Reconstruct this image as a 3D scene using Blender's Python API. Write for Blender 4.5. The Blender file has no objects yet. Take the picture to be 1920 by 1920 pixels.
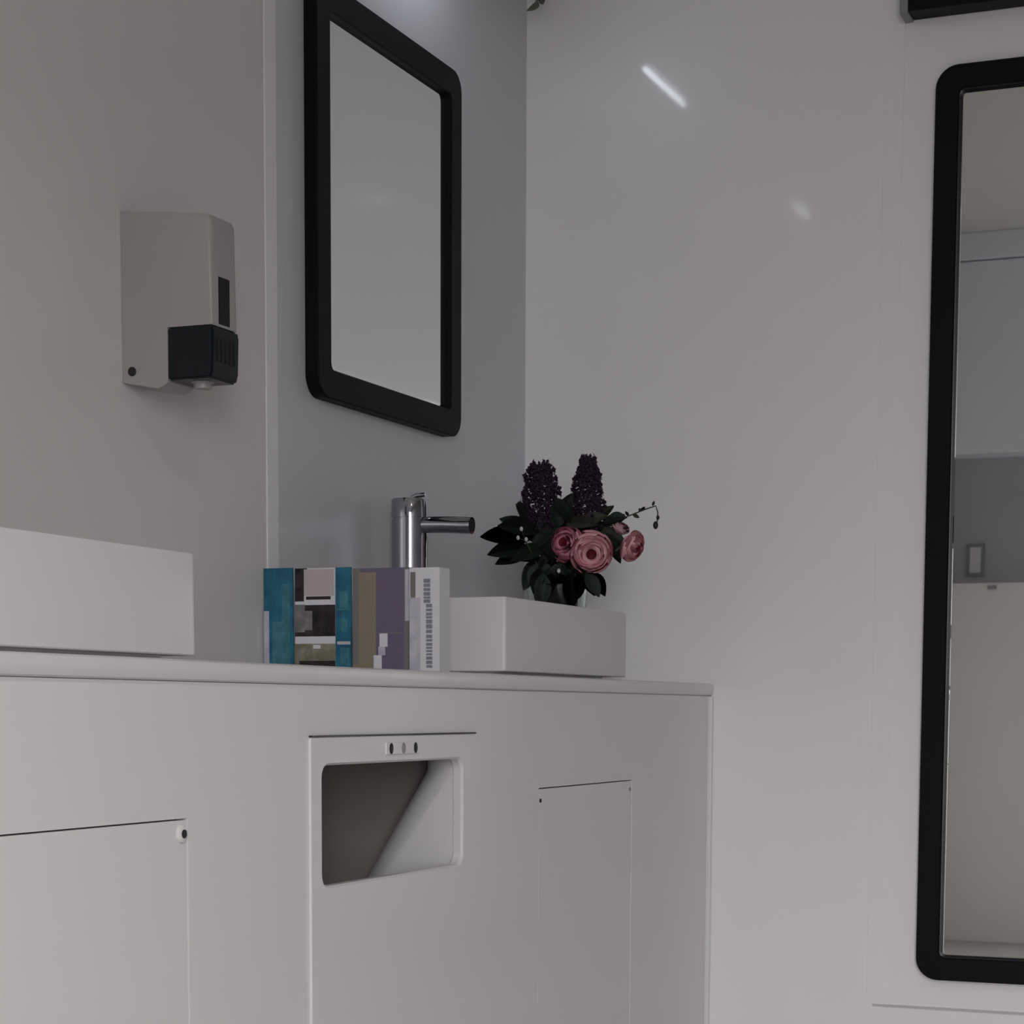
import bpy, bmesh, math, random
from mathutils import Vector, Matrix
random.seed(7)
SC = bpy.context.scene
COL = SC.collection
PI = math.pi
EYE = 0.803            # camera height above the floor; z values below are relative to eye level, H() makes them world

def H(z): return z + EYE

# ------------------------------------------------------------------ camera
cam_d = bpy.data.cameras.new('camera'); cam = bpy.data.objects.new('camera', cam_d); COL.objects.link(cam)
yaw, tilt, roll = 0.3912, 0.0928, 0.0041
fw = Vector((-math.sin(yaw) * math.cos(tilt), math.cos(yaw) * math.cos(tilt), -math.sin(tilt)))
r0 = Vector((math.cos(yaw), math.sin(yaw), 0)); u0 = r0.cross(fw)
rt = r0 * math.cos(roll) + u0 * math.sin(roll); up = rt.cross(fw)
CAMP = Vector((1.38092, -3.4, EYE))
m = Matrix((rt, up, -fw)).transposed().to_4x4(); m.translation = CAMP
cam.matrix_world = m
cam_d.sensor_fit = 'HORIZONTAL'; cam_d.sensor_width = 36.0
cam_d.lens = 3806.0 / 1920 * 36.0
cam_d.shift_y = (1686.0 - 960.0) / 1920
cam_d.clip_start = 0.02
SC.camera = cam

# ------------------------------------------------------------------ colour management, sky
SC.view_settings.view_transform = 'Standard'; SC.view_settings.look = 'None'
SC.view_settings.gamma = 1.0; SC.view_settings.use_curve_mapping = False
SC.view_settings.exposure = 0.0
SC.cycles.use_denoising = True
SC.cycles.max_bounces = 14; SC.cycles.diffuse_bounces = 8; SC.cycles.glossy_bounces = 6
SC.cycles.caustics_reflective = False; SC.cycles.caustics_refractive = False
SC.cycles.sample_clamp_indirect = 6.0
w = bpy.data.worlds.new('overcast_sky'); SC.world = w; w.use_nodes = True
bgn = w.node_tree.nodes['Background']
bgn.inputs['Color'].default_value = (1.0, 0.985, 1.0, 1); bgn.inputs['Strength'].default_value = 13.2

def area(name, loc, size, power, color, rot, shape='DISK', spread=PI, size_y=None):
    l = bpy.data.lights.new(name, 'AREA'); l.shape = shape; l.size = size
    if size_y: l.size_y = size_y
    l.energy = power; l.color = color; l.spread = spread
    o = bpy.data.objects.new(name, l); o.location = loc; o.rotation_euler = rot; COL.objects.link(o)
    return o
# daylight enters by the open end door of the trailer (a sampling portal, it emits nothing itself)
DOOR = dict(x0=1.50, x1=2.19, z1=1.98, y=-3.95)
po = area('door_portal', ((DOOR['x0'] + DOOR['x1']) / 2, DOOR['y'], DOOR['z1'] / 2), DOOR['x1'] - DOOR['x0'], 1, (1, 1, 1),
          (PI / 2, 0, 0), 'RECTANGLE', size_y=DOOR['z1'])     # its local -Z looks along world +Y, into the room
po.data.cycles.is_portal = True
CEIL = H(1.63)
DOWN = [((1.60, -2.60), 7.6), ((1.3, -1.25), 0.0)]
for (x, y), p in DOWN:
    area('downlight_lamp', (x, y, CEIL - 0.016), 0.11, p, (1.0, 0.95, 0.9), (0, 0, 0), 'DISK', math.radians(128))

# ------------------------------------------------------------------ materials
def mat(name, col, rough=0.5, metal=0.0, spec=0.5, coat=0.0, coat_rough=0.08, noise=None, bump=None, emit=None, trans=0.0, sub=0.0):
    M = bpy.data.materials.new(name); M.use_nodes = True
    nt = M.node_tree; b = nt.nodes['Principled BSDF']
    b.inputs['Base Color'].default_value = (*col, 1); b.inputs['Roughness'].default_value = rough
    b.inputs['Metallic'].default_value = metal; b.inputs['Specular IOR Level'].default_value = spec
    b.inputs['Coat Weight'].default_value = coat; b.inputs['Coat Roughness'].default_value = coat_rough
    b.inputs['Transmission Weight'].default_value = trans
    if noise or bump:
        tc = nt.nodes.new('ShaderNodeTexCoord')
        nz = nt.nodes.new('ShaderNodeTexNoise'); nz.inputs['Scale'].default_value = (noise or bump)[0]
        nz.inputs['Detail'].default_value = 4
        nt.links.new(tc.outputs['Object'], nz.inputs['Vector'])
    if noise:
        mx = nt.nodes.new('ShaderNodeMix'); mx.data_type = 'RGBA'
        mx.inputs[6].default_value = (*col, 1); mx.inputs[7].default_value = (*noise[1], 1)
        rp = nt.nodes.new('ShaderNodeMapRange'); rp.inputs[1].default_value = 0.35; rp.inputs[2].default_value = 0.65
        nt.links.new(nz.outputs['Fac'], rp.inputs[0]); nt.links.new(rp.outputs[0], mx.inputs[0])
        nt.links.new(mx.outputs[2], b.inputs['Base Color'])
    if bump:
        bp = nt.nodes.new('ShaderNodeBump'); bp.inputs['Strength'].default_value = bump[1]; bp.inputs['Distance'].default_value = 0.002
        nt.links.new(nz.outputs['Fac'], bp.inputs['Height']); nt.links.new(bp.outputs[0], b.inputs['Normal'])
    if emit:
        b.inputs['Emission Color'].default_value = (*emit[0], 1); b.inputs['Emission Strength'].default_value = emit[1]
    return M

M = {}
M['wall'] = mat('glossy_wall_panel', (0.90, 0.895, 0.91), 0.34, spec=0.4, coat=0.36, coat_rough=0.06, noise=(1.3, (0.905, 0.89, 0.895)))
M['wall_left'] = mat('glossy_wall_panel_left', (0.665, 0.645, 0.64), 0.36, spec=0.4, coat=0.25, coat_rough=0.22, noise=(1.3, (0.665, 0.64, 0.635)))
M['dark_wall'] = mat('unseen_wall_dark', (0.32, 0.31, 0.31), 0.4)  # unseen wall, darkened to take bounce light off the surfaces facing it
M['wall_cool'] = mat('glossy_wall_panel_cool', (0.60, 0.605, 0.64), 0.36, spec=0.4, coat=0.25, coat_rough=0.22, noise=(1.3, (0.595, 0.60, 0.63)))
M['joint'] = mat('joint_strip', (0.78, 0.78, 0.80), 0.35)
M['sealant'] = mat('grey_sealant', (0.55, 0.55, 0.56), 0.5)
M['cabinet'] = mat('white_cabinet_laminate', (0.74, 0.725, 0.74), 0.3, spec=0.45, noise=(2.0, (0.73, 0.72, 0.725)))
M['counter'] = mat('white_counter', (0.70, 0.69, 0.70), 0.25)
M['ceiling'] = mat('ceiling_panel', (0.68, 0.665, 0.635), 0.5)
M['floor'] = mat('grey_vinyl_floor', (0.42, 0.40, 0.38), 0.45, noise=(14, (0.36, 0.345, 0.33)))
M['ground'] = mat('asphalt_ground', (0.045, 0.045, 0.042), 0.9, noise=(6, (0.06, 0.058, 0.053)))
M['ceramic'] = mat('white_ceramic', (0.68, 0.67, 0.69), 0.38)
M['black'] = mat('black_frame', (0.004, 0.004, 0.0065), 0.5, spec=0.12)
M['mirror'] = mat('mirror_silver', (0.83, 0.86, 0.84), 0.015, metal=1.0)
M['chrome'] = mat('chrome', (0.50, 0.51, 0.56), 0.09, metal=1.0)
M['dark'] = mat('dark_hole', (0.01, 0.01, 0.01), 0.6)
M['plastic'] = mat('grey_dispenser_plastic', (0.36, 0.34, 0.335), 0.4)
M['smoke'] = mat('dark_translucent_plastic', (0.006, 0.009, 0.012), 0.3, spec=0.2)
M['chute_shade'] = mat('shaded_chute_grey', (0.30, 0.275, 0.26), 0.6)  # shade deep inside the chute is put into this darker grey
M['screw'] = mat('dark_screw', (0.03, 0.03, 0.03), 0.45, metal=0.5)
M['lightgrey'] = mat('light_grey_plastic', (0.72, 0.72, 0.72), 0.4)
M['lampglow'] = mat('lamp_diffuser', (0.9, 0.9, 0.9), 0.4, emit=((0.84, 0.90, 1.0), 34.0))
M['lampdim'] = mat('dim_lamp_diffuser', (0.9, 0.9, 0.9), 0.4, emit=((0.95, 0.97, 1.0), 13.0))
M['downglow'] = mat('downlight_diffuser', (0.9, 0.9, 0.9), 0.4, emit=((1.0, 0.96, 0.9), 4.0))
M['glass'] = mat('clear_glass', (0.86, 0.93, 0.90), 0.02, trans=1.0)
M['leaf'] = mat('dark_green_leaf', (0.010, 0.019, 0.014), 0.55, spec=0.25, noise=(60, (0.017, 0.028, 0.020)))
M['leaf2'] = mat('olive_leaf', (0.026, 0.030, 0.020), 0.55, spec=0.25, noise=(60, (0.05, 0.055, 0.035)))
M['stem'] = mat('green_stem', (0.03, 0.045, 0.025), 0.5)
M['purple'] = mat('dark_purple_floret', (0.030, 0.013, 0.032), 0.6, spec=0.25, noise=(90, (0.016, 0.010, 0.021)))
M['pink'] = mat('pink_petal', (0.84, 0.48, 0.53), 0.6, noise=(40, (0.80, 0.42, 0.48)))
M['pinkdeep'] = mat('deep_pink_petal', (0.66, 0.27, 0.35), 0.6, noise=(40, (0.60, 0.23, 0.31)))
M['red'] = mat('dark_red_petal', (0.10, 0.004, 0.012), 0.6, spec=0.2)
M['palepink'] = mat('pale_pink_petal', (0.52, 0.33, 0.34), 0.55)
M['whitebud'] = mat('white_bud', (0.55, 0.6, 0.55), 0.5)
M['ivy'] = mat('faded_ivy_leaf', (0.17, 0.175, 0.15), 0.6)
M['teal'] = mat('teal_print', (0.003, 0.075, 0.15), 0.4, noise=(38, (0.012, 0.16, 0.24)))
M['teal2'] = mat('pale_teal_print', (0.06, 0.22, 0.27), 0.4, noise=(60, (0.02, 0.13, 0.17)))
M['paper'] = mat('white_paper', (0.66, 0.66, 0.70), 0.5)
M['photo_pink'] = mat('photo_pale_pink', (0.50, 0.42, 0.42), 0.4)
M['photo_dark'] = mat('photo_dark', (0.012, 0.010, 0.012), 0.35, spec=0.2, noise=(60, (0.045, 0.038, 0.045)))
M['photo_grey'] = mat('photo_grey', (0.24, 0.23, 0.24), 0.4, noise=(70, (0.12, 0.115, 0.12)))
M['photo_olive'] = mat('photo_olive', (0.15, 0.15, 0.10), 0.4, noise=(70, (0.26, 0.26, 0.20)))
M['photo_black'] = mat('photo_black', (0.012, 0.010, 0.008), 0.4)
M['olive'] = mat('olive_print', (0.22, 0.205, 0.135), 0.45, noise=(45, (0.26, 0.21, 0.16)))
M['greyp'] = mat('grey_print', (0.17, 0.165, 0.165), 0.45)
M['purplep'] = mat('purple_print', (0.125, 0.108, 0.185), 0.4, noise=(30, (0.15, 0.115, 0.18)))
M['lilac'] = mat('lilac_print', (0.42, 0.41, 0.50), 0.4, noise=(50, (0.55, 0.54, 0.60)))
M['ink'] = mat('grey_ink', (0.22, 0.22, 0.27), 0.5)
M['coolwhite'] = mat('cool_white_laminate', (0.84, 0.88, 0.95), 0.35)
M['recess'] = mat('shaded_backboard', (0.46, 0.46, 0.50), 0.4)  # shade of the recess below the upper cabinet is put into this grey
M['greycap'] = mat('grey_metal_cap', (0.26, 0.26, 0.27), 0.45)

# ------------------------------------------------------------------ mesh helpers
def obj(name, bm, material, parent=None, loc=None, smooth=False):
    bmesh.ops.recalc_face_normals(bm, faces=bm.faces)
    me = bpy.data.meshes.new(name); bm.to_mesh(me); bm.free()
    mats = material if isinstance(material, list) else [material]
    for x in mats: me.materials.append(x)
    if smooth:
        for p in me.polygons: p.use_smooth = True
        try: me.set_sharp_from_angle(angle=math.radians(40))
        except Exception: pass
    o = bpy.data.objects.new(name, me); COL.objects.link(o)
    if parent is not None:
        o.parent = parent
        par = parent; off = Vector(par.location)
        while par.parent is not None:
            par = par.parent; off += Vector(par.location)
        if loc is None:
            o.location = (0, 0, 0)
            me.transform(Matrix.Translation(-off))      # meshes are given in world coordinates
        else: o.location = loc
    elif loc is not None: o.location = loc
    return o

def thing(name, label, cat, loc, group=None):
    o = bpy.data.objects.new(name, None); COL.objects.link(o); o.empty_display_size = 0.05
    o.location = loc; tag(o, label, cat, group); return o
def tag(o, label, cat, group=None):
    o['label'] = label; o['category'] = cat
    if group: o['group'] = group
def struct(name, bm, material):
    o = obj(name, bm, material); o['kind'] = 'structure'; return o

def box(bm, x0, x1, y0, y1, z0, z1, bev=0.0, seg=2):
    v = [bm.verts.new((x, y, z)) for x in (x0, x1) for y in (y0, y1) for z in (z0, z1)]
    fs = [bm.faces.new([v[i] for i in q]) for q in ((0, 1, 3, 2), (4, 6, 7, 5), (0, 4, 5, 1), (2, 3, 7, 6), (0, 2, 6, 4), (1, 5, 7, 3))]
    if bev:
        es = list({e for f in fs for e in f.edges})
        bmesh.ops.bevel(bm, geom=es, offset=bev, segments=seg, affect='EDGES', profile=0.5)
    return bm
def boxbm(*a, **k): return box(bmesh.new(), *a, **k)

def rrect(a0, a1, b0, b1, r, n=6):
    """rounded rectangle, counter-clockwise list of (a, b)"""
    pts = []
    for (ca, cb, s) in ((a1 - r, b1 - r, 0), (a0 + r, b1 - r, 1), (a0 + r, b0 + r, 2), (a1 - r, b0 + r, 3)):
        for k in range(n + 1):
            t = (s + k / n) * PI / 2
            pts.append((ca + r * math.cos(t), cb + r * math.sin(t)))
    return pts
def loft(bm, rings, close_first=False, close_last=False, cyclic=False):
    vr = [[bm.verts.new(p) for p in ring] for ring in rings]
    n = len(vr[0]); k = len(vr)
    for i in range(k if cyclic else k - 1):
        A, B = vr[i], vr[(i + 1) % k]
        for j in range(n):
            bm.faces.new((A[j], A[(j + 1) % n], B[(j + 1) % n], B[j]))
    if close_first: bm.faces.new(vr[0])
    if close_last: bm.faces.new(vr[-1])
    return vr
def lathe(bm, prof, seg=28, cap0=True, cap1=True):
    """prof list of (radius, z) around the Z axis"""
    rings = [[(r * math.cos(2 * PI * j / seg), r * math.sin(2 * PI * j / seg), z) for j in range(seg)] for r, z in prof]
    loft(bm, rings, cap0, cap1)
    return bm
def tube(bm, pts, rad, seg=8, cap=True):
    pts = [Vector(p) for p in pts]; rings = []
    for i, p in enumerate(pts):
        d = (pts[min(i + 1, len(pts) - 1)] - pts[max(i - 1, 0)]).normalized()
        a = d.cross(Vector((0.31, 0.2, 0.93)))
        if a.length < 1e-3: a = d.cross(Vector((1, 0, 0)))
        a.normalize(); b = d.cross(a)
        r = rad[i] if isinstance(rad, (list, tuple)) else rad
        rings.append([tuple(p + a * (r * math.cos(2 * PI * k / seg)) + b * (r * math.sin(2 * PI * k / seg))) for k in range(seg)])
    loft(bm, rings, cap, cap)
    return bm
def xform(bm, mx): bmesh.ops.transform(bm, matrix=mx, verts=bm.verts); return bm

# ------------------------------------------------------------------ the room
XR, YF = 2.25, -3.95
T = 0.06
bm = bmesh.new(); box(bm, -T, 0, YF - T, -0.921, 0, CEIL); nf = len(bm.faces); box(bm, -T, 0, -0.921, T, 0, CEIL)   # two wall panels meeting at the joint strip
bm.faces.ensure_lookup_table()
for f_ in bm.faces[nf:]: f_.material_index = 1
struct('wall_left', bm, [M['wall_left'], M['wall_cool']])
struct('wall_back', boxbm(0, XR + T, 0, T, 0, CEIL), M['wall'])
bm = bmesh.new()
box(bm, 0, DOOR['x0'], YF - T, YF, 0, CEIL); box(bm, DOOR['x1'], XR + T, YF - T, YF, 0, CEIL); box(bm, DOOR['x0'], DOOR['x1'], YF - T, YF, DOOR['z1'], CEIL)
struct('wall_front', bm, M['wall_left'])
struct('wall_right', boxbm(XR, XR + T, YF, 0, 0, CEIL), M['dark_wall'])
struct('floor', boxbm(-T, XR + T, YF - T, T, -0.05, 0), M['floor'])
struct('ceiling', boxbm(-T, XR + T, YF - T, T, CEIL, CEIL + 0.05), M['ceiling'])
struct('ground', boxbm(-12, 14, -30, YF - T, -0.62, -0.6), M['ground'])
bm = bmesh.new()
for a in ((DOOR['x0'] - 0.04, DOOR['x0'], 0, DOOR['z1'] + 0.04), (DOOR['x1'], DOOR['x1'] + 0.04, 0, DOOR['z1'] + 0.04), (DOOR['x0'], DOOR['x1'], DOOR['z1'], DOOR['z1'] + 0.04)):
    box(bm, a[0], a[1], YF, YF + 0.012, a[2], a[3], bev=0.003)
struct('door_1', bm, M['joint'])
# joint strips over the wall panel seams
struct('trim_1', boxbm(0, 0.0024, -0.937, -0.905, H(0.047), CEIL, bev=0.0011), M['joint'])
struct('trim_2', boxbm(0.632, 0.664, -0.0016, 0, 0, CEIL, bev=0.0008), M['wall'])
struct('trim_3', boxbm(0.643, XR, -0.003, 0, H(-0.4985), H(-0.4945)), M['sealant'])
struct('trim_4', boxbm(0, XR, YF, YF + 0.165, H(1.54), CEIL, bev=0.004), M['coolwhite'])    # crown board on the front wall

# ------------------------------------------------------------------ downlights in the ceiling
for i, ((x, y), p) in enumerate(DOWN):
    t = thing('downlight', ['round recessed ceiling light nearest the camera', 'round recessed ceiling light nearer the flowers and tall mirror'][i],
              'light', (x, y, CEIL), 'recessed ceiling lights')
    bm = bmesh.new(); lathe(bm, [(0.066, 0), (0.082, 0), (0.080, -0.006), (0.068, -0.008)], 32, False, False)
    xform(bm, Matrix.Translation((x, y, CEIL))); obj('ring', bm, M['lightgrey'], t, smooth=True)
    bm = bmesh.new(); lathe(bm, [(0.066, -0.001), (0.066, -0.005)], 32); xform(bm, Matrix.Translation((x, y, CEIL)))
    obj('diffuser', bm, M['downglow'], t)

# ------------------------------------------------------------------ vanity cabinet and counter
XF = 0.349; ZT = H(0.026)
YL = -2.24
cab = thing('vanity_cabinet', 'long white vanity cabinet with flush doors below the counter', 'cabinet', (0.17, -1.1, 0))
LD = (-2.19, -1.718, H(-0.72), H(-0.106)); RD = (-0.802, -0.411, H(-0.72), H(-0.108)); BN = (-1.45, -1.066, H(-0.6), H(-0.05)); CHY = -0.96
def holed(x0, x1, ya, yb, za, zb, holes):
    """front board lying in the YZ plane with rectangular through-holes"""
    ys = sorted({ya, yb, *[v for h in holes for v in h[:2]]}); zs = sorted({za, zb, *[v for h in holes for v in h[2:]]})
    b = bmesh.new()
    solid = lambda i, j: 0 <= i < len(ys) - 1 and 0 <= j < len(zs) - 1 and not any(
        h[0] <= ys[i] < h[1] and h[2] <= zs[j] < h[3] for h in holes)
    def q(*ps): b.faces.new([b.verts.new(p) for p in ps])
    for i in range(len(ys) - 1):
        for j in range(len(zs) - 1):
            if not solid(i, j): continue
            a, c, d, e = ys[i], ys[i + 1], zs[j], zs[j + 1]
            q((x1, a, d), (x1, c, d), (x1, c, e), (x1, a, e)); q((x0, a, d), (x0, a, e), (x0, c, e), (x0, c, d))
            if not solid(i - 1, j): q((x0, a, d), (x1, a, d), (x1, a, e), (x0, a, e))
            if not solid(i + 1, j): q((x0, c, d), (x0, c, e), (x1, c, e), (x1, c, d))
            if not solid(i, j - 1): q((x0, a, d), (x0, c, d), (x1, c, d), (x1, a, d))
            if not solid(i, j + 1): q((x0, a, e), (x1, a, e), (x1, c, e), (x0, c, e))
    bmesh.ops.remove_doubles(b, verts=b.verts, dist=1e-5)
    return b
G = 0.0016
grow = lambda h, g=G: (h[0] - g, h[1] + g, h[2] - g, h[3] + g)
obj('front_panel', holed(XF - 0.018, XF, YL, -0.012, 0.0, ZT, [grow(LD), grow(RD), BN]), M['cabinet'], cab)
obj('end_panel', boxbm(0.001, XF, YL - 0.018, YL, 0, ZT), M['cabinet'], cab)
obj('back_board', boxbm(0.001, 0.005, YL, -0.012, 0, ZT), M['cabinet'], cab)
# corner bead where the cabinet front meets the end wall
obj('corner_strip', boxbm(XF - 0.014, XF + 0.007, -0.012, -0.001, 0, H(0.0258), bev=0.002), M['joint'], cab)
# flush access doors
ld = obj('door', boxbm(XF - 0.018, XF - 0.0005, *LD, bev=0.0012), M['cabinet'], cab)
bm = bmesh.new(); lathe(bm, [(0.0085, 0), (0.0085, 0.002), (0.007, 0.003)], 20); xform(bm, Matrix.Translation((XF - 0.0005, -1.7275, H(-0.119))) @ Matrix.Rotation(PI / 2, 4, 'Y'))
lk = obj('lock', bm, M['lightgrey'], ld, smooth=True)
bm = bmesh.new(); lathe(bm, [(0.0042, 0.0025), (0.0042, 0.0038)], 14); xform(bm, Matrix.Translation((XF - 0.0005, -1.7275, H(-0.119))) @ Matrix.Rotation(PI / 2, 4, 'Y'))
obj('keyhole', bm, M['dark'], ld)
rd = obj('door', boxbm(XF - 0.018, XF - 0.0005, *RD, bev=0.0012), M['cabinet'], cab)
for (yy, zz) in ((-0.797, -0.124), (-0.421, -0.121)):
    bm = bmesh.new(); lathe(bm, [(0.0028, 0), (0.0028, 0.0015), (0.0015, 0.002)], 12)
    xform(bm, Matrix.Translation((XF - 0.0005, yy, H(zz))) @ Matrix.Rotation(PI / 2, 4, 'Y'))
    obj('screw', bm, M['screw'] if yy < -0.6 else M['greycap'], rd)
# waste bin plate with a rounded opening, a chute behind it
plate = (-1.4715, -1.03, H(-0.74), H(-0.0300))
OP = (-1.4455, -1.0705, H(-0.1925), H(-0.0605))
inner = rrect(OP[0], OP[1], OP[2], OP[3], 0.016, 7)
cy_, cz_ = (OP[0] + OP[1]) / 2, (OP[2] + OP[3]) / 2
outer = []; NB = 7
for idx, (a, b) in enumerate(inner):
    s_, t_ = idx // (NB + 1), (idx % (NB + 1)) / NB; d1, d2 = max(0, 1 - 2 * t_) * 0.016, max(0, 2 * t_ - 1) * 0.016
    A0, A1, B0, B1 = plate
    outer.append(((A1 - d2, B1 - d1), (A0 + d1, B1 - d2), (A0 + d2, B0 + d1), (A1 - d1, B0 + d2))[s_])
PX = XF + 0.0035
shr = lambda pts, c, d: [(c[0] + (a - c[0]) * (1 + d / abs(OP[1] - OP[0]) * 2), c[1] + (b - c[1]) * (1 + d / abs(OP[3] - OP[2]) * 2)) for a, b in pts]
flare = shr(inner, (cy_, cz_), 0.0025)
bm = bmesh.new()
loft(bm, [[(XF + 0.0002, a, b) for a, b in outer], [(PX, a, b) for a, b in outer], [(PX, a, b) for a, b in flare], [(PX - 0.003, a, b) for a, b in inner],
          [(XF - 0.009, a, b) for a, b in inner]])
bp = obj('bin_plate', bm, M['cabinet'], cab)
bm = bmesh.new(); box(bm, XF + 0.0002, PX + 0.001, plate[0] + 0.001, plate[1], plate[3] + 0.0003, plate[3] + 0.0022)
obj('top_gap', bm, M['screw'], bp)
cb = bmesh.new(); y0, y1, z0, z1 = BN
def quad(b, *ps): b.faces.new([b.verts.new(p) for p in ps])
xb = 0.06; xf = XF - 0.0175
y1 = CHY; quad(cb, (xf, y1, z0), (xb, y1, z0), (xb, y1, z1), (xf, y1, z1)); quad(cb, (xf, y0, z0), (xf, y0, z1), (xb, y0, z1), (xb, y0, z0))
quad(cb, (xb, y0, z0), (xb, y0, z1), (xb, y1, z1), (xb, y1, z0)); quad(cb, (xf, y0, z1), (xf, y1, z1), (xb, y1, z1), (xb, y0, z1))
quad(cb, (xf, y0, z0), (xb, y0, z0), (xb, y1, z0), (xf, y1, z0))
ch = obj('chute', cb, M['chute_shade'], cab)
bm = bmesh.new(); rows = []                              # added cheek, its slanting rolled edge shaped as the light boundary in the chute
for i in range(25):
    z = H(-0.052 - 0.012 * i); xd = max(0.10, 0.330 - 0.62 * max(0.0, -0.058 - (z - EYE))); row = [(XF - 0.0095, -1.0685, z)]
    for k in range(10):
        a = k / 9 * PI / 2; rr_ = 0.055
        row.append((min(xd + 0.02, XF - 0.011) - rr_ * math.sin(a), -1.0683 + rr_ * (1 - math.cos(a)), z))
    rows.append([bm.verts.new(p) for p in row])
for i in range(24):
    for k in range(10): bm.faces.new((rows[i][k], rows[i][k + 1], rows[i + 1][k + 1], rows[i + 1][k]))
obj('lit_cheek', bm, M['cabinet'], cab, smooth=True)
# lock plate on the bin plate
bm = boxbm(PX, PX + 0.0022, -1.292, -1.203, H(-0.0515), H(-0.0375), bev=0.0008)
lp = obj('latch_plate', bm, M['cabinet'], bp)
for (yy, hw, mm) in ((-1.280, 0.0032, 'dark'), (-1.214, 0.0030, 'dark'), (-1.247, 0.0026, 'greycap')):
    bm = bmesh.new(); lathe(bm, [(0.0042, 0), (0.0042, 0.0012), (0.003, 0.0018)], 14)
    xform(bm, Matrix.Translation((PX + 0.002, yy, H(-0.0445))) @ Matrix.Rotation(PI / 2, 4, 'Y') @ Matrix.Scale(1.5, 4, (1, 0, 0)))
    obj('latch_screw', bm, M[mm], bp)

# counter with rounded nose
bm = bmesh.new()
prof = [(0.001, 0.0265), (0.3495, 0.0265), (0.3535, 0.0285), (0.3555, 0.0335), (0.3555, 0.0405), (0.3540, 0.0450), (0.350, 0.0470), (0.001, 0.0470)]
loft(bm, [[(x, y, H(z)) for x, z in prof] for y in (YL - 0.02, -0.001)], True, True)
co = obj('vanity_counter', bm, M['counter'], smooth=True)
tag(co, 'thin white counter with rounded front edge on top of the vanity cabinet', 'counter')
CT = H(0.047)

# ------------------------------------------------------------------ basins
def basin(label, y0, y1, r_out):
    x0, x1, z0, z1 = 0.092, 0.309, CT, H(0.1545)
    t = thing('vessel_basin', label, 'basin', ((x0 + x1) / 2, (y0 + y1) / 2, CT), 'rectangular vessel basins')
    def ring(ins, z, r): return [(a, b, z) for a, b in rrect(x0 + ins, x1 - ins, y0 + ins, y1 - ins, max(r - ins * 0.6, 0.002), 5)]
    bm = bmesh.new()
    loft(bm, [ring(0.03, z0, r_out), ring(0.03, z0 + 0.0062, r_out), ring(0.0012, z0 + 0.0062, r_out), ring(0.0, z0 + 0.0074, r_out), ring(0.0, z1 - 0.003, r_out), ring(0.001, z1 - 0.0008, r_out), ring(0.003, z1, r_out),
              ring(0.010, z1, r_out + 0.006), ring(0.0125, z1 - 0.002, r_out + 0.008), ring(0.016, z0 + 0.03, 0.03), ring(0.024, z0 + 0.020, 0.035), ring(0.05, z0 + 0.0165, 0.04)], True, True)
    obj('bowl', bm, M['ceramic'], t, smooth=True)
    bm = bmesh.new(); lathe(bm, [(0.021, 0), (0.021, 0.003), (0.017, 0.0045), (0.016, 0.0042)], 24)
    xform(bm, Matrix.Translation(((x0 + x1) / 2, (y0 + y1) / 2, z0 + 0.0164))); obj('drain', bm, M['chrome'], t, smooth=True)
basin('white rectangular vessel basin holding the vase, right of the leaflets', -0.8284, -0.3275, 0.005)
basin('white rectangular vessel basin at the left edge, below the soap dispenser', -2.119, -1.618, 0.022)

# ------------------------------------------------------------------ faucet
fx, fy = 0.0475, -0.58
f = thing('tall_faucet', 'tall chrome cylindrical faucet behind the leaflets, spout pointing right', 'faucet', (fx, fy, CT))
bm = bmesh.new(); lathe(bm, [(0.034, 0), (0.034, 0.004), (0.030, 0.006), (0.0275, 0.007), (0.0275, 0.2395)], 36)
xform(bm, Matrix.Translation((fx, fy, CT))); obj('body', bm, M['chrome'], f, smooth=True)
bm = bmesh.new(); lathe(bm, [(0.0255, 0), (0.0255, 0.0025), (0.0278, 0.0027), (0.0278, 0.0285), (0.0262, 0.031), (0.010, 0.0315)], 36)
xform(bm, Matrix.Translation((fx, fy, CT + 0.2395))); hd = obj('handle', bm, M['chrome'], f, smooth=True)
bm = bmesh.new(); tube(bm, [(fx + 0.004, fy, H(0.319)), (fx + 0.012, fy, H(0.3225)), (fx + 0.026, fy, H(0.3235))], [0.004, 0.004, 0.0032], 10)
obj('lever', bm, M['chrome'], f, smooth=True)
bm = bmesh.new(); tube(bm, [(fx + 0.02, fy, H(0.2785)), (fx + 0.06, fy, H(0.2775)), (fx + 0.103, fy, H(0.275))], 0.0125, 24)
sp = obj('spout', bm, M['chrome'], f, smooth=True)
bm = bmesh.new(); tube(bm, [(fx + 0.1025, fy, H(0.275)), (fx + 0.1042, fy, H(0.2749))], 0.0098, 20)
obj('aerator', bm, M['dark'], sp)

# ------------------------------------------------------------------ mirrors
def mirror(label, to_world, a0, a1, b0, b1, wd, depth, loc, r=0.032):
    t = thing('framed_mirror', label, 'mirror', loc)
    o_ = lambda ins, rr: rrect(a0 + ins, a1 - ins, b0 + ins, b1 - ins, rr, 7)
    P = lambda pts, d: [to_world(a, b, d) for a, b in pts]
    bm = bmesh.new()
    loft(bm, [P(o_(0, r), 0.0005), P(o_(0, r), depth - 0.002), P(o_(0.002, r - 0.002), depth), P(o_(wd - 0.002, 0.012), depth), P(o_(wd, 0.010), depth - 0.002), P(o_(wd, 0.010), 0.0005)], cyclic=True)
    obj('frame', bm, M['black'], t, smooth=True)
    bm = bmesh.new(); loft(bm, [P(o_(wd - 0.003, 0.010), 0.006), P(o_(wd - 0.003, 0.010), 0.0095), P(o_(wd + 0.006, 0.006), 0.0110)], True, True)
    obj('mirror_glass', bm, M['mirror'], t)
    return t
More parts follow.
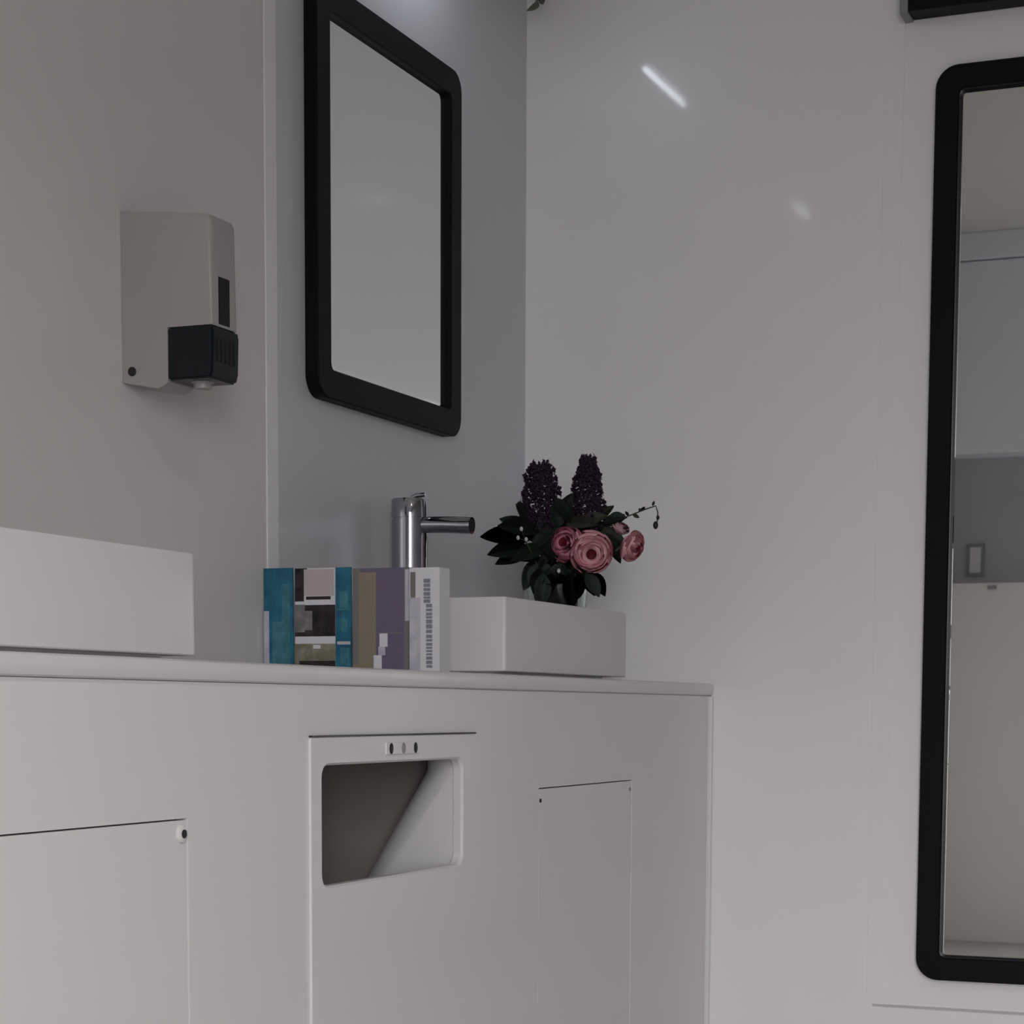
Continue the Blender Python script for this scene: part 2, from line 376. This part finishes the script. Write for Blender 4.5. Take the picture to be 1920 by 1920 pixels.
mirror('smaller black-framed rounded mirror on the side wall above the faucet', lambda a, b, d: (d, a, b), -0.8226, -0.3262, H(0.4398), H(1.0133), 0.0415, 0.021, (0, -0.574, H(0.4398)))
mirror('tall full-length black-framed mirror at the right edge on the end wall', lambda a, b, d: (a, -d, b), 0.7190, 1.24, H(-0.446), H(1.0345), 0.0385, 0.021, (0.98, 0, H(-0.446)), 0.036)

# ------------------------------------------------------------------ mirror lamps (above the frame, seen as glints in the glossy end wall)
def wall_lamp(label, y0, y1, glow):
    z = H(1.222); ym = (y0 + y1) / 2
    t = thing('mirror_lamp', label, 'lamp', (0, ym, z), 'bar lamps above the side wall mirrors')
    obj('back_plate', boxbm(0, 0.012, ym - 0.04, ym + 0.04, z - 0.03, z + 0.04, bev=0.003), M['chrome'], t)
    bm = bmesh.new(); tube(bm, [(0.01, ym, z + 0.02), (0.05, ym, z + 0.025), (0.08, ym, z + 0.012)], 0.006, 10); obj('arm', bm, M['chrome'], t, smooth=True)
    obj('housing', boxbm(0.066, 0.094, y0, y1, z + 0.008, z + 0.016, bev=0.002), M['chrome'], t)
    bm = bmesh.new(); tube(bm, [(0.08, y0 + 0.006, z), (0.08, y1 - 0.006, z)], 0.0055, 12); obj('diffuser', bm, M[glow], t, smooth=True)
wall_lamp('bar lamp above the smaller framed mirror, out of view but glinting in the end wall', -0.652, -0.398, 'lampglow')
wall_lamp('bar lamp above the left basin, out of view but glinting faintly in the end wall', -1.665, -1.525, 'lampdim')

# ------------------------------------------------------------------ black box above the tall mirror
t = thing('wall_unit', 'long black box with grey end bracket high on the end wall above the tall mirror', 'wall box', (0.95, 0, H(1.118)))
obj('casing', boxbm(0.6775, 1.29, -0.05, 0, H(1.1165), H(1.24), bev=0.003), M['black'], t)
obj('end_bracket', boxbm(0.664, 0.6775, -0.05, 0, H(1.1135), H(1.24), bev=0.0015), M['greycap'], t)

# ------------------------------------------------------------------ soap dispenser
dy0, dy1 = -1.285, -1.227; dm = (dy0 + dy1) / 2
d = thing('soap_dispenser', 'grey wall soap dispenser with black push lever above the left basin', 'dispenser', (0, dm, H(0.389)))
bm = bmesh.new()
prof = [(0.0, 0.5895), (0.0, 0.3905), (0.004, 0.3885), (0.050, 0.3800), (0.060, 0.3835), (0.064, 0.3870), (0.064, 0.4500), (0.1235, 0.4500), (0.1245, 0.4520), (0.1245, 0.570), (0.121, 0.5765), (0.112, 0.5785), (0.004, 0.5895)]
v0 = [bm.verts.new((x, dy0, H(z))) for x, z in prof]; f0 = bm.faces.new(v0)
ex = bmesh.ops.extrude_face_region(bm, geom=[f0]); bmesh.ops.translate(bm, vec=(0, dy1 - dy0, 0), verts=[e for e in ex['geom'] if isinstance(e, bmesh.types.BMVert)])
bmesh.ops.recalc_face_normals(bm, faces=bm.faces)
es = [e for e in bm.edges if (abs(e.verts[0].co.y - e.verts[1].co.y) < 1e-6) and min(e.verts[0].co.x, e.verts[1].co.x) > 0.06 and min(e.verts[0].co.z, e.verts[1].co.z) > H(0.4515)]
bmesh.ops.bevel(bm, geom=es, offset=0.006, segments=3, affect='EDGES', profile=0.5)
obj('housing', bm, M['plastic'], d, smooth=True)
obj('level_window', boxbm(0.120, 0.1252, dm - 0.0135, dm + 0.0125, H(0.4525), H(0.508), bev=0.0012), M['smoke'], d)
bm = bmesh.new()
prof = [(0.0645, 0.3885), (0.0645, 0.4495), (0.1245, 0.4495), (0.1272, 0.4440), (0.1258, 0.3960), (0.122, 0.3885)]
v0 = [bm.verts.new((x, dy0 - 0.0015, H(z))) for x, z in prof]; f0 = bm.faces.new(v0)
ex = bmesh.ops.extrude_face_region(bm, geom=[f0]); bmesh.ops.translate(bm, vec=(0, dy1 - dy0 + 0.003, 0), verts=[e for e in ex['geom'] if isinstance(e, bmesh.types.BMVert)])
bmesh.ops.bevel(bm, geom=list(bm.edges), offset=0.0022, segments=2, affect='EDGES')
lv = obj('push_lever', bm, M['smoke'], d, smooth=True)
bm = bmesh.new()
for k in range(5): box(bm, 0.1255, 0.1274, dy0 + 0.008 + k * 0.0095, dy0 + 0.0125 + k * 0.0095, H(0.408), H(0.436), bev=0.0008)
obj('grip_ribs', bm, M['smoke'], lv)
bm = bmesh.new(); lathe(bm, [(0.011, 0), (0.011, 0.006), (0.016, 0.009)], 18); xform(bm, Matrix.Translation((0.094, dm, H(0.381)))); obj('nozzle', bm, M['plastic'], d, smooth=True)
bm = bmesh.new(); lathe(bm, [(0.0055, 0), (0.0055, 0.0012), (0.004, 0.0018)], 16); xform(bm, Matrix.Translation((0.0145, dy0, H(0.4015))) @ Matrix.Rotation(PI / 2, 4, 'X')); obj('lock', bm, M['dark'], d)

# ------------------------------------------------------------------ leaflets and boxes on the counter
def printed(name, parent, x0, x1, y_front, z0, z1, thick, base, patches, shear=0.0):
    """an upright card: board plus flat print patches (u0, u1, v0, v1, material) in 0..1 on the face turned to -Y"""
    bd = obj(name, boxbm(x0, x1, y_front, y_front + thick, z0, z1), M[base], parent)
    names = sorted({p[4] for p in patches}); bm = bmesh.new()
    for i, (u0, u1, v0, v1, mm) in enumerate(patches):
        a, b = x0 + (x1 - x0) * u0, x0 + (x1 - x0) * u1; c, e = z0 + (z1 - z0) * v0, z0 + (z1 - z0) * v1
        yy = y_front - 0.0002 - 0.00004 * i
        fc = bm.faces.new([bm.verts.new(p) for p in ((a, yy, c), (b, yy, c), (b, yy, e), (a, yy, e))]); fc.material_index = names.index(mm)
    if patches: obj('print', bm, [M[n] for n in names], bd)
    return bd
lf = thing('folded_leaflet', 'folded teal leaflet with photographs, standing leftmost of the three on the counter', 'leaflet', (0.07, -0.95, CT))
zt = H(0.1905)
printed('panel', lf, 0.0035, 0.0485, -0.951, CT, zt, 0.002, 'teal', [(0, 0.18, 0.0, 0.60, 'lilac'), (0.62, 0.92, 0.05, 0.85, 'teal2'), (0.28, 0.62, 0.1, 0.5, 'teal2'), (0.9, 1.0, 0, 1, 'teal'), (0.3, 0.5, 0.0, 0.035, 'paper')])
pp = [(0, 1, 0, 1, 'paper'), (0.0, 0.22, 0.69, 1.0, 'photo_dark'), (0.22, 0.30, 0.8, 1.0, 'photo_black'), (0.22, 0.95, 0.74, 0.99, 'photo_pink'), (0.27, 0.87, 0.705, 0.735, 'photo_black'), (0.0, 0.98, 0.36, 0.655, 'photo_dark'), (0.0, 0.24, 0.40, 0.66, 'photo_grey'),
      (0.24, 0.42, 0.42, 0.6, 'photo_grey'), (0.0, 0.98, 0.02, 0.29, 'photo_olive'), (0.1, 0.98, 0.03, 0.13, 'photo_black'), (0.0, 0.36, 0.295, 0.33, 'paper'), (0.44, 0.62, 0.245, 0.28, 'paper'), (0.16, 0.3, 0.0, 0.08, 'olive')]
printed('panel', lf, 0.0500, 0.1125, -0.948, CT, zt - 0.001, 0.002, 'paper', pp)
printed('panel', lf, 0.1130, 0.1365, -0.951, CT, zt - 0.001, 0.002, 'teal', [(0.25, 0.8, 0.62, 0.78, 'teal2'), (0.1, 0.95, 0.28, 0.31, 'lilac'), (0.35, 0.75, 0.4, 0.52, 'teal2'), (0.0, 1.0, 0.60, 0.615, 'teal2'), (0.3, 0.9, 0.08, 0.25, 'teal2')])
b2 = thing('carton', 'olive and purple carton standing between the teal leaflet and the white box', 'carton', (0.18, -0.94, CT))
printed('carton_body', b2, 0.1380, 0.2240, -0.949, CT, H(0.1875), 0.024, 'purplep',
        [(0.0, 0.13, 0.1, 1.0, 'greyp'), (0.11, 0.40, 0.0, 0.96, 'olive'), (0.0, 0.14, 0.0, 0.1, 'olive'), (0.40, 1.0, 0.385, 0.395, 'greyp'), (0.46, 0.60, 0.26, 0.385, 'paper'), (0.44, 0.56, 0.18, 0.26, 'lilac'), (0.36, 0.50, 0.0, 0.18, 'paper'), (0.88, 1.0, 0.0, 1.0, 'greyp'), (0.9, 1.0, 0.5, 0.98, 'lilac')])
b3 = thing('slim_box', 'slim white box with vertical grey lettering, rightmost of the items before the faucet', 'box', (0.248, -0.95, CT))
pr = [(0.0, 0.36, 0.02, 0.72, 'lilac'), (0.03, 0.2, 0.72, 0.96, 'greyp')]
ys_ = 0.06
while ys_ < 0.9:                                          # column of small unreadable vertical lettering
    h_ = random.uniform(0.018, 0.04); pr.append((0.50 + (0.06 if ys_ < 0.64 else -0.02), 0.70 + (0.06 if ys_ < 0.64 else 0.0), ys_, ys_ + h_, 'ink')); ys_ += h_ + random.uniform(0.008, 0.016)
printed('box_body', b3, 0.2255, 0.2690, -0.957, CT, H(0.1860), 0.032, 'paper', pr)

# ------------------------------------------------------------------ vase and flowers
VX, VY = 0.217, -0.397; VB = CT + 0.0185
v = thing('glass_vase', 'clear glass vase standing in the right basin, full of dark stems', 'vase', (VX, VY, VB))
bm = bmesh.new()
lathe(bm, [(0.030, 0), (0.038, 0.0), (0.040, 0.004), (0.0475, 0.128), (0.0482, 0.130), (0.0455, 0.130), (0.0450, 0.128), (0.0375, 0.008), (0.0, 0.0075)], 40, True, False)
bmesh.ops.remove_doubles(bm, verts=bm.verts, dist=1e-6)
xform(bm, Matrix.Translation((VX, VY, VB))); obj('vessel', bm, M['glass'], v, smooth=True)

FR = Vector((math.cos(yaw), math.sin(yaw), 0)); FB = Vector((math.sin(yaw), -math.cos(yaw), 0))   # across the bouquet / its front side
S = 1 / 1194.0
def at(px, py, dep=0.0):
    """a point of the bouquet: across, up and front offsets measured from the vase's mouth"""
    return Vector((VX, VY, H(0.198))) + FR * ((px - 1045) * S) + Vector((0, 0, 1)) * (-(py - 1095) * S) + FB * dep
def stem_pts(end, foot, n=7, bow=0.1):
    end = Vector(end); ft = Vector((VX + foot[0], VY + foot[1], VB + 0.012)); mouth = Vector((VX + foot[0] * -0.9, VY + foot[1] * -0.9, H(0.198)))
    out = []
    for k in range(n + 1):
        t_ = k / n
        out.append((1 - t_) ** 2 * ft + 2 * t_ * (1 - t_) * mouth + t_ * t_ * end)
    return out
def frame_mx(pos, axis, spin=0.0, ref=Vector((0, 0, 1))):
    z = Vector(axis).normalized(); x = ref.cross(z)
    if x.length < 1e-3: x = Vector((1, 0, 0)).cross(z)
    x.normalize(); y = z.cross(x)
    mx = Matrix((x, y, z)).transposed().to_4x4() @ Matrix.Rotation(spin, 4, 'Z'); mx.translation = pos
    return mx
def leaf_mesh(name, L, W, droop, fold, material, nx=7):
    bm = bmesh.new(); rows = []
    for i in range(nx + 1):
        t_ = i / nx; wv = W * (math.sin(PI * min(t_ * 0.97 + 0.02, 1)) ** 0.75) * (1 - 0.25 * t_)
        rows.append([bm.verts.new((L * t_, s * wv, -droop * t_ * t_ + fold * abs(s) * wv)) for s in (-1, -0.5, 0, 0.5, 1)])
    for i in range(nx):
        for j in range(4): bm.faces.new((rows[i][j], rows[i][j + 1], rows[i + 1][j + 1], rows[i + 1][j]))
    bmesh.ops.solidify(bm, geom=list(bm.faces), thickness=0.0006)
    bmesh.ops.recalc_face_normals(bm, faces=bm.faces)
    me = bpy.data.meshes.new(name); bm.to_mesh(me); bm.free(); me.materials.append(material)
    for p in me.polygons: p.use_smooth = True
    return me
def inst(name, me, parent, mx):
    o = bpy.data.objects.new(name, me); COL.objects.link(o); o.parent = parent
    o.matrix_local = Matrix.Translation(-Vector(parent.location)) @ mx
    return o
LEAFA = leaf_mesh('leaf', 0.058, 0.017, 0.012, 0.3, M['leaf']); LEAFB = leaf_mesh('leaf_small', 0.036, 0.012, 0.008, 0.35, M['leaf']); LEAFC = leaf_mesh('leaf_olive', 0.034, 0.010, 0.01, 0.3, M['leaf2'])

def petal_mesh(name, r, h, span, flare, material):
    """cup-shaped petal around +Z, its foot at the origin"""
    bm = bmesh.new(); nu, nv = 6, 5; rows = []
    for i in range(nv + 1):
        t_ = i / nv; rr = r * (0.25 + 0.75 * math.sin(t_ * PI * 0.62)) + flare * max(0, t_ - 0.6) ** 2 * 6
        sp = span * (0.55 + 0.45 * math.sin(PI * min(1, 0.15 + t_ * 0.75)))
        rows.append([bm.verts.new((rr * math.cos(sp * (j / nu - 0.5)), rr * math.sin(sp * (j / nu - 0.5)), h * t_ - 0.10 * h * (2 * j / nu - 1) ** 2 * t_)) for j in range(nu + 1)])
    for i in range(nv):
        for j in range(nu): bm.faces.new((rows[i][j], rows[i][j + 1], rows[i + 1][j + 1], rows[i + 1][j]))
    bmesh.ops.solidify(bm, geom=list(bm.faces), thickness=0.0007); bmesh.ops.recalc_face_normals(bm, faces=bm.faces)
    me = bpy.data.meshes.new(name); bm.to_mesh(me); bm.free(); me.materials.append(material)
    for p in me.polygons: p.use_smooth = True
    return me
def rose(label, c, axis, R, foot, outer_m, mid_m, name='rose', open_=1.0):
    c = Vector(c); axis = Vector(axis).normalized()
    t = thing(name, label, 'flower', c, 'pink roses in the vase')
    base = c - axis * (R * 0.75)
    rings = [(0.20, 1.02, 3, 'red', 2.6, -0.03), (0.42, 1.12, 4, mid_m, 2.4, -0.05), (0.55, 1.15, 5, outer_m, 2.0, -0.09), (0.66, 1.14, 6, outer_m, 1.8, -0.10), (0.83, 1.02, 7, outer_m, 1.6, -0.09), (1.0, 0.86, 8, outer_m, 1.4, -0.06)]
    for q, (rr, hh, n, mm, span, fl) in enumerate(rings):
        me = petal_mesh('petal', R * rr, R * hh, span, R * fl, M[mm])
        for k in range(n):
            mx = frame_mx(base, axis, 2 * PI * k / n + q * 0.7 + random.uniform(-0.25, 0.25)) @ Matrix.Rotation(random.uniform(-0.13, 0.10), 4, 'Y') @ Matrix.Rotation(random.uniform(-0.12, 0.12), 4, 'X')
            inst('petal', me, t, mx)
    bm = bmesh.new(); lathe(bm, [(0.0, 0.0), (0.55 * R, 0.12 * R), (0.80 * R, 0.42 * R), (0.80 * R, 0.66 * R), (0.62 * R, 0.90 * R), (0.34 * R, 0.98 * R), (0.20 * R, 0.86 * R), (0.0, 0.80 * R)], 20, False, False)
    bmesh.ops.remove_doubles(bm, verts=bm.verts, dist=1e-6); xform(bm, frame_mx(base, axis)); obj('core', bm, M[outer_m], t, smooth=True)
    bm = bmesh.new(); lathe(bm, [(0.0, -0.1 * R), (0.3 * R, 0.0), (0.36 * R, 0.18 * R), (0.2 * R, 0.34 * R)], 14, False, True)
    xform(bm, frame_mx(base, axis)); obj('calyx', bm, M['leaf'], t, smooth=True)
    bm = bmesh.new(); lathe(bm, [(0.0, 1.02 * R), (0.13 * R, 1.05 * R), (0.22 * R, 1.10 * R), (0.24 * R, 1.06 * R), (0.2 * R, 0.85 * R)], 14, False, False)
    bmesh.ops.remove_doubles(bm, verts=bm.verts, dist=1e-6); xform(bm, frame_mx(base, axis)); obj('eye', bm, M['red'], t, smooth=True)
    for k in range(5): inst('sepal', SEP, t, frame_mx(base, axis, k * 2 * PI / 5) @ Matrix.Translation((0.2 * R, 0, 0.05 * R)) @ Matrix.Rotation(-0.9, 4, 'Y'))
    bm = bmesh.new(); tube(bm, stem_pts(base, foot), 0.0022, 8); obj('stem', bm, M['stem'], t, smooth=True)
SEP = leaf_mesh('sepal', 0.018, 0.0035, 0.004, 0.2, M['leaf'], 4)
toward = FB
rose('dusky pink rose, leftmost of the roses, half behind the largest', at(1058, 1022, 0.024), toward + FR * -0.45 + Vector((0, 0, 0.2)), 0.029, (0.012, 0.004), 'pinkdeep', 'pinkdeep')
rose('largest pink rose with dark red heart, front and centre of the vase', at(1106, 1041, 0.040), toward + FR * 0.04 + Vector((0, 0, -0.30)), 0.034, (-0.010, 0.010), 'pink', 'pink')
rose('pink rose drooping to the right, apart from the two others', at(1187, 1028, 0.018), toward * 0.6 + FR * 0.75 + Vector((0, 0, -0.35)), 0.025, (-0.020, 0.0), 'pink', 'pinkdeep')
rose('small pale pink rosebud above the right-hand rose', at(1164, 990, 0.004), FR * 0.4 + Vector((0, 0, 1)) + toward * 0.5, 0.015, (-0.018, -0.008), 'palepink', 'palepink', 'rosebud', 0.0)

# purple flower spikes
bm = bmesh.new()
for k in range(5):
    a = 2 * PI * k / 5
    vs = [bm.verts.new(p) for p in ((0, 0, 0), (0.0045 * math.cos(a - 0.5), 0.0045 * math.sin(a - 0.5), 0.005), (0.0078 * math.cos(a), 0.0078 * math.sin(a), 0.0045), (0.0045 * math.cos(a + 0.5), 0.0045 * math.sin(a + 0.5), 0.005))]
    bm.faces.new(vs)
lathe(bm, [(0.0, 0.0), (0.002, 0.001), (0.0022, 0.006), (0.0, 0.008)], 6, False, False)
me_f = bpy.data.meshes.new('floret'); bm.to_mesh(me_f); bm.free(); me_f.materials.append(M['purple'])
def spike(label, foot_px, tip_px, wid, dep, foot, n, taper=0.68):
    a, b = at(*foot_px, dep), at(*tip_px, dep)
    t = thing('flower_spike', label, 'flower', a, 'purple flower spikes in the vase')
    ax = (b - a)
    bm = bmesh.new(); tube(bm, stem_pts(a, foot)[:-1] + [a + ax * s for s in (0, 0.5, 0.97)], 0.0023, 8); obj('stem', bm, M['stem'], t, smooth=True)
    for k in range(n):
        s = (k + 0.5) / n; ang = k * 2.399963
        rad = wid * (0.35 + 0.65 * math.sin(PI * min(0.98, 0.22 + taper * s))) * random.uniform(0.72, 1.08)
        dirv = FR * math.cos(ang) + FB * math.sin(ang)
        p = a + ax * s + dirv * rad
        inst('floret', me_f, t, frame_mx(p - (dirv + Vector((0, 0, 0.25))) * 0.006, dirv + Vector((0, 0, 0.35)), random.random() * 6) @ Matrix.Scale(random.uniform(0.95, 1.35), 4))
    for k in range(12):
        s = random.uniform(0.02, 0.25); ang = random.uniform(0, 6.28); dirv = FR * math.cos(ang) + FB * math.sin(ang)
        inst('leaf', LEAFB, t, frame_mx(a + ax * (s - 0.15), dirv + Vector((0, 0, 0.8)), 0) @ Matrix.Rotation(-PI / 2, 4, 'Y'))
spike('purple flower spike with blunt top, left of the pair', (1012, 1000), (1013, 874), 0.0315, -0.005, (0.008, -0.012), 170)
spike('purple flower spike with pointed top, right and taller of the pair', (1102, 1000), (1101, 860), 0.0270, -0.008, (-0.010, -0.014), 160, 0.76)

# foliage stems
def foliage(label, tip_px, dep, foot, leaves, name='leafy_stem'):
    e = at(*tip_px, dep); t = thing(name, label, 'foliage', e, 'leafy stems in the vase')
    pts = stem_pts(e, foot); bm = bmesh.new(); tube(bm, pts, 0.0018, 8); obj('stem', bm, M['stem'], t, smooth=True)
    for (px, py, dp, ang, me, sc, tw) in leaves:
        p = at(px, py, dp)
        dirv = FR * math.cos(ang) + Vector((0, 0, 1)) * math.sin(ang) + FB * tw
        x = dirv.normalized(); z = (FB * 0.9 + Vector((0, 0, 0.5)) + FR * random.uniform(-0.3, 0.3)); y = z.cross(x).normalized(); z = x.cross(y)
        mx = Matrix((x, y, z)).transposed().to_4x4(); mx.translation = p
        inst('leaf', me, t, mx @ Matrix.Scale(sc, 4))
A_, B_, C_ = LEAFA, LEAFB, LEAFC
foliage('dark leafy stem reaching left from the vase toward the faucet', (975, 1022), 0.012, (0.012, 0.012),
        [(985, 1012, 0.012, PI * 0.96, A_, 1.2, 0.15), (990, 1030, 0.018, PI * 1.03, A_, 1.1, 0.3), (992, 995, 0.0, PI * 0.86, A_, 0.85, 0.1), (985, 1045, 0.022, PI * 1.06, A_, 0.85, 0.4), (1000, 985, 0.01, PI * 0.72, A_, 0.7, 0.2), (1010, 1000, 0.02, PI * 0.93, A_, 1.1, 0.2), (1020, 1030, 0.02, PI * 1.1, A_, 1.0, 0.5), (1012, 1048, 0.02, PI * 1.0, B_, 1.1, 0.5)])
foliage('dense dark foliage stem at the centre under the purple spikes', (1040, 985), 0.008, (0.004, -0.004),
        [(1040 + 40 * math.cos(k * 2.4) * ((k % 5) / 4), 1003 + 34 * math.sin(k * 2.4) * ((k % 5) / 4), 0.0008 * k - 0.018, 0.4 + k * 0.85, A_ if k % 2 else B_, 0.8, 0.3) for k in range(44)])
foliage('dark foliage stem hanging over the front rim of the vase', (1040, 1068), 0.025, (0.0, -0.012),
        [(1006 + 4.0 * k, 1050 + 10 * (k % 4), 0.010 + 0.010 * (k % 4), PI * 1.5 + (k - 11) * 0.035 + random.uniform(-0.25, 0.25), B_ if k % 3 else A_, 0.9 + 0.1 * (k % 3), 0.25) for k in range(24)])
foliage('mass of dark leaves packed inside the vase below the flowers', (1045, 1085), 0.0, (0.006, 0.006),
        [(1012 + 3.4 * k, 1105 + 6 * (k % 3), 0.012 - 0.009 * (k % 4), PI * (0.30 + 0.4 * (k % 5) / 4), B_, 0.9, 0.15) for k in range(20)] + [(1018 + 4.0 * k, 1098 + 3 * (k % 3), 0.024 - 0.014 * (k % 4), PI * (1.42 + 0.16 * (k % 4) / 3), A_ if k % 2 else B_, 0.9, 0.0) for k in range(14)])
foliage('olive leaf stem right of the purple spikes behind the roses', (1135, 985), -0.002, (-0.014, -0.006),
        [(1128, 985, -0.002, 0.35, B_, 1.0, 0.2), (1118, 995, 0.0, -0.35, C_, 1.5, 0.25), (1120, 978, 0.0, 0.9, C_, 1.0, 0.1), (1085, 985, 0.01, 0.4, C_, 1.3, 0.4), (1060, 985, 0.012, 0.1, C_, 1.4, 0.5), (1130, 1003, 0.005, -0.9, C_, 1.5, 0.3), (1105, 1075, 0.012, -0.9, B_, 1.2, 0.3), (1140, 972, 0.0, 0.1, B_, 0.8, 0.2)])
# thin arching sprig on the right
e = at(1228, 950, 0.0); t = thing('thin_sprig', 'thin wiry sprig with tiny buds arching out to the right', 'foliage', e)
bm = bmesh.new(); tube(bm, stem_pts(at(1138, 985), (-0.015, 0.005)) + [at(1160, 975), at(1185, 966), at(1210, 956), e, at(1232, 962, 0.002), at(1231, 980, 0.003)], 0.0011, 6); obj('stem', bm, M['stem'], t, smooth=True)
for (px, py, ang, sc) in ((1163, 974, 0.9, 0.3), (1185, 966, -0.4, 0.35), (1200, 960, 0.8, 0.3), (1222, 950, 1.2, 0.25), (1178, 969, 2.2, 0.28)):
    x = FR * math.cos(ang) + Vector((0, 0, math.sin(ang))); z = FB; y = z.cross(x).normalized()
    mx = Matrix((x, y, x.cross(y))).transposed().to_4x4(); mx.translation = at(px, py); inst('leaf', LEAFC, t, mx @ Matrix.Scale(sc, 4))
for (px, py, rr) in ((1228, 986, 0.0042), (1232, 972, 0.0026), (1198, 958, 0.002)):
    bm = bmesh.new(); bmesh.ops.create_icosphere(bm, subdivisions=2, radius=rr, matrix=Matrix.Translation(at(px, py, 0.003)) @ Matrix.Scale(1.5, 4, (0, 0, 1))); obj('bud', bm, M['photo_dark'], t, smooth=True)
# tiny white filler flowers
t = thing('white_filler_sprig', 'sprig with tiny white filler blossoms among the dark leaves', 'flower', at(985, 1020, 0.03))
bm = bmesh.new(); tube(bm, stem_pts(at(985, 1020, 0.04), (0.015, 0.005)), 0.0010, 6); obj('stem', bm, M['stem'], t, smooth=True)
for (px, py) in ((971, 1015), (986, 1018), (977, 999), (1046, 1076)):
    c = at(px, py, 0.052 if px < 1000 else 0.062)
    bm = bmesh.new(); bmesh.ops.create_icosphere(bm, subdivisions=2, radius=0.0028, matrix=Matrix.Translation(c) @ Matrix.Scale(1.3, 4, (0, 0, 1))); obj('blossom', bm, M['whitebud'], t, smooth=True)
    bm = bmesh.new(); tube(bm, [at(985, 1020, 0.04) if px < 1000 else at(1046, 1095, 0.02), c], 0.0007, 6); obj('stalk', bm, M['stem'], t)

# trailing greenery in the upper corner; only its lowest leaves enter the frame
hook = Vector((0.05, -0.04, H(1.45)))
t = thing('trailing_sprig', 'faded grey-green sprig hanging in the upper corner, only its tip in view', 'foliage', hook)
bm = bmesh.new(); tube(bm, [hook + Vector((-0.04, 0.038, 0.02)), hook, hook + Vector((0.004, 0, -0.06)), hook + Vector((-0.012, 0.004, -0.16)), hook + Vector((-0.016, 0.0, -0.24))], 0.0022, 8); obj('stem', bm, M['ivy'], t, smooth=True)
IV = leaf_mesh('ivy_leaf', 0.030, 0.011, 0.01, 0.25, M['ivy'])
for k in range(14):
    s = k / 13; a = k * 2.1
    x = Vector((0.55 * math.cos(a), -abs(0.4 * math.sin(a)), -0.8)).normalized(); y = Vector((0.3, 1, 0.1)).cross(x).normalized()
    mx = Matrix((x, y, x.cross(y))).transposed().to_4x4(); mx.translation = hook + Vector((0.003 - 0.018 * s, 0, -0.03 - 0.205 * s)); inst('leaf', IV, t, mx)

# ------------------------------------------------------------------ front wall behind the camera (seen in the tall mirror)
YW = YF
cu = thing('upper_cabinet', 'white upper wall cabinet seen only in the tall mirror', 'cabinet', (0.5, YW, H(0.885)))
obj('cabinet_body', boxbm(0.002, 0.95, YW + 0.001, YW + 0.15, H(0.888), H(1.535), bev=0.002), M['coolwhite'], cu)
lo = thing('lower_cabinet', 'pale lower wall cabinet seen only in the tall mirror', 'cabinet', (0.5, YW, 0))
obj('cabinet_body', boxbm(0.002, 0.95, YW + 0.001, YW + 0.15, 0, H(0.445), bev=0.002), M['cabinet'], lo)
obj('back_board', boxbm(0.002, 0.95, YW + 0.001, YW + 0.006, H(0.445), H(0.888)), M['recess'], lo)
obj('latch', boxbm(0.195, 0.225, YW + 0.15, YW + 0.158, H(0.424), H(0.436)), M['greycap'], lo)
sw = thing('switch_plate', 'small switch with dark surround seen in the tall mirror', 'switch', (0.125, YW, H(0.535)))
bm = bmesh.new()
loft(bm, [[(a, YW + dd, b) for a, b in rrect(0.094 + i, 0.158 - i, H(0.478) + i, H(0.592) - i, 0.004, 3)] for i, dd in ((0, 0.006), (0, 0.014), (0.011, 0.014), (0.011, 0.008))])
obj('surround', bm, M['greycap'], sw)
obj('rocker', boxbm(0.106, 0.146, YW + 0.006, YW + 0.012, H(0.490), H(0.580), bev=0.001), M['lightgrey'], sw)
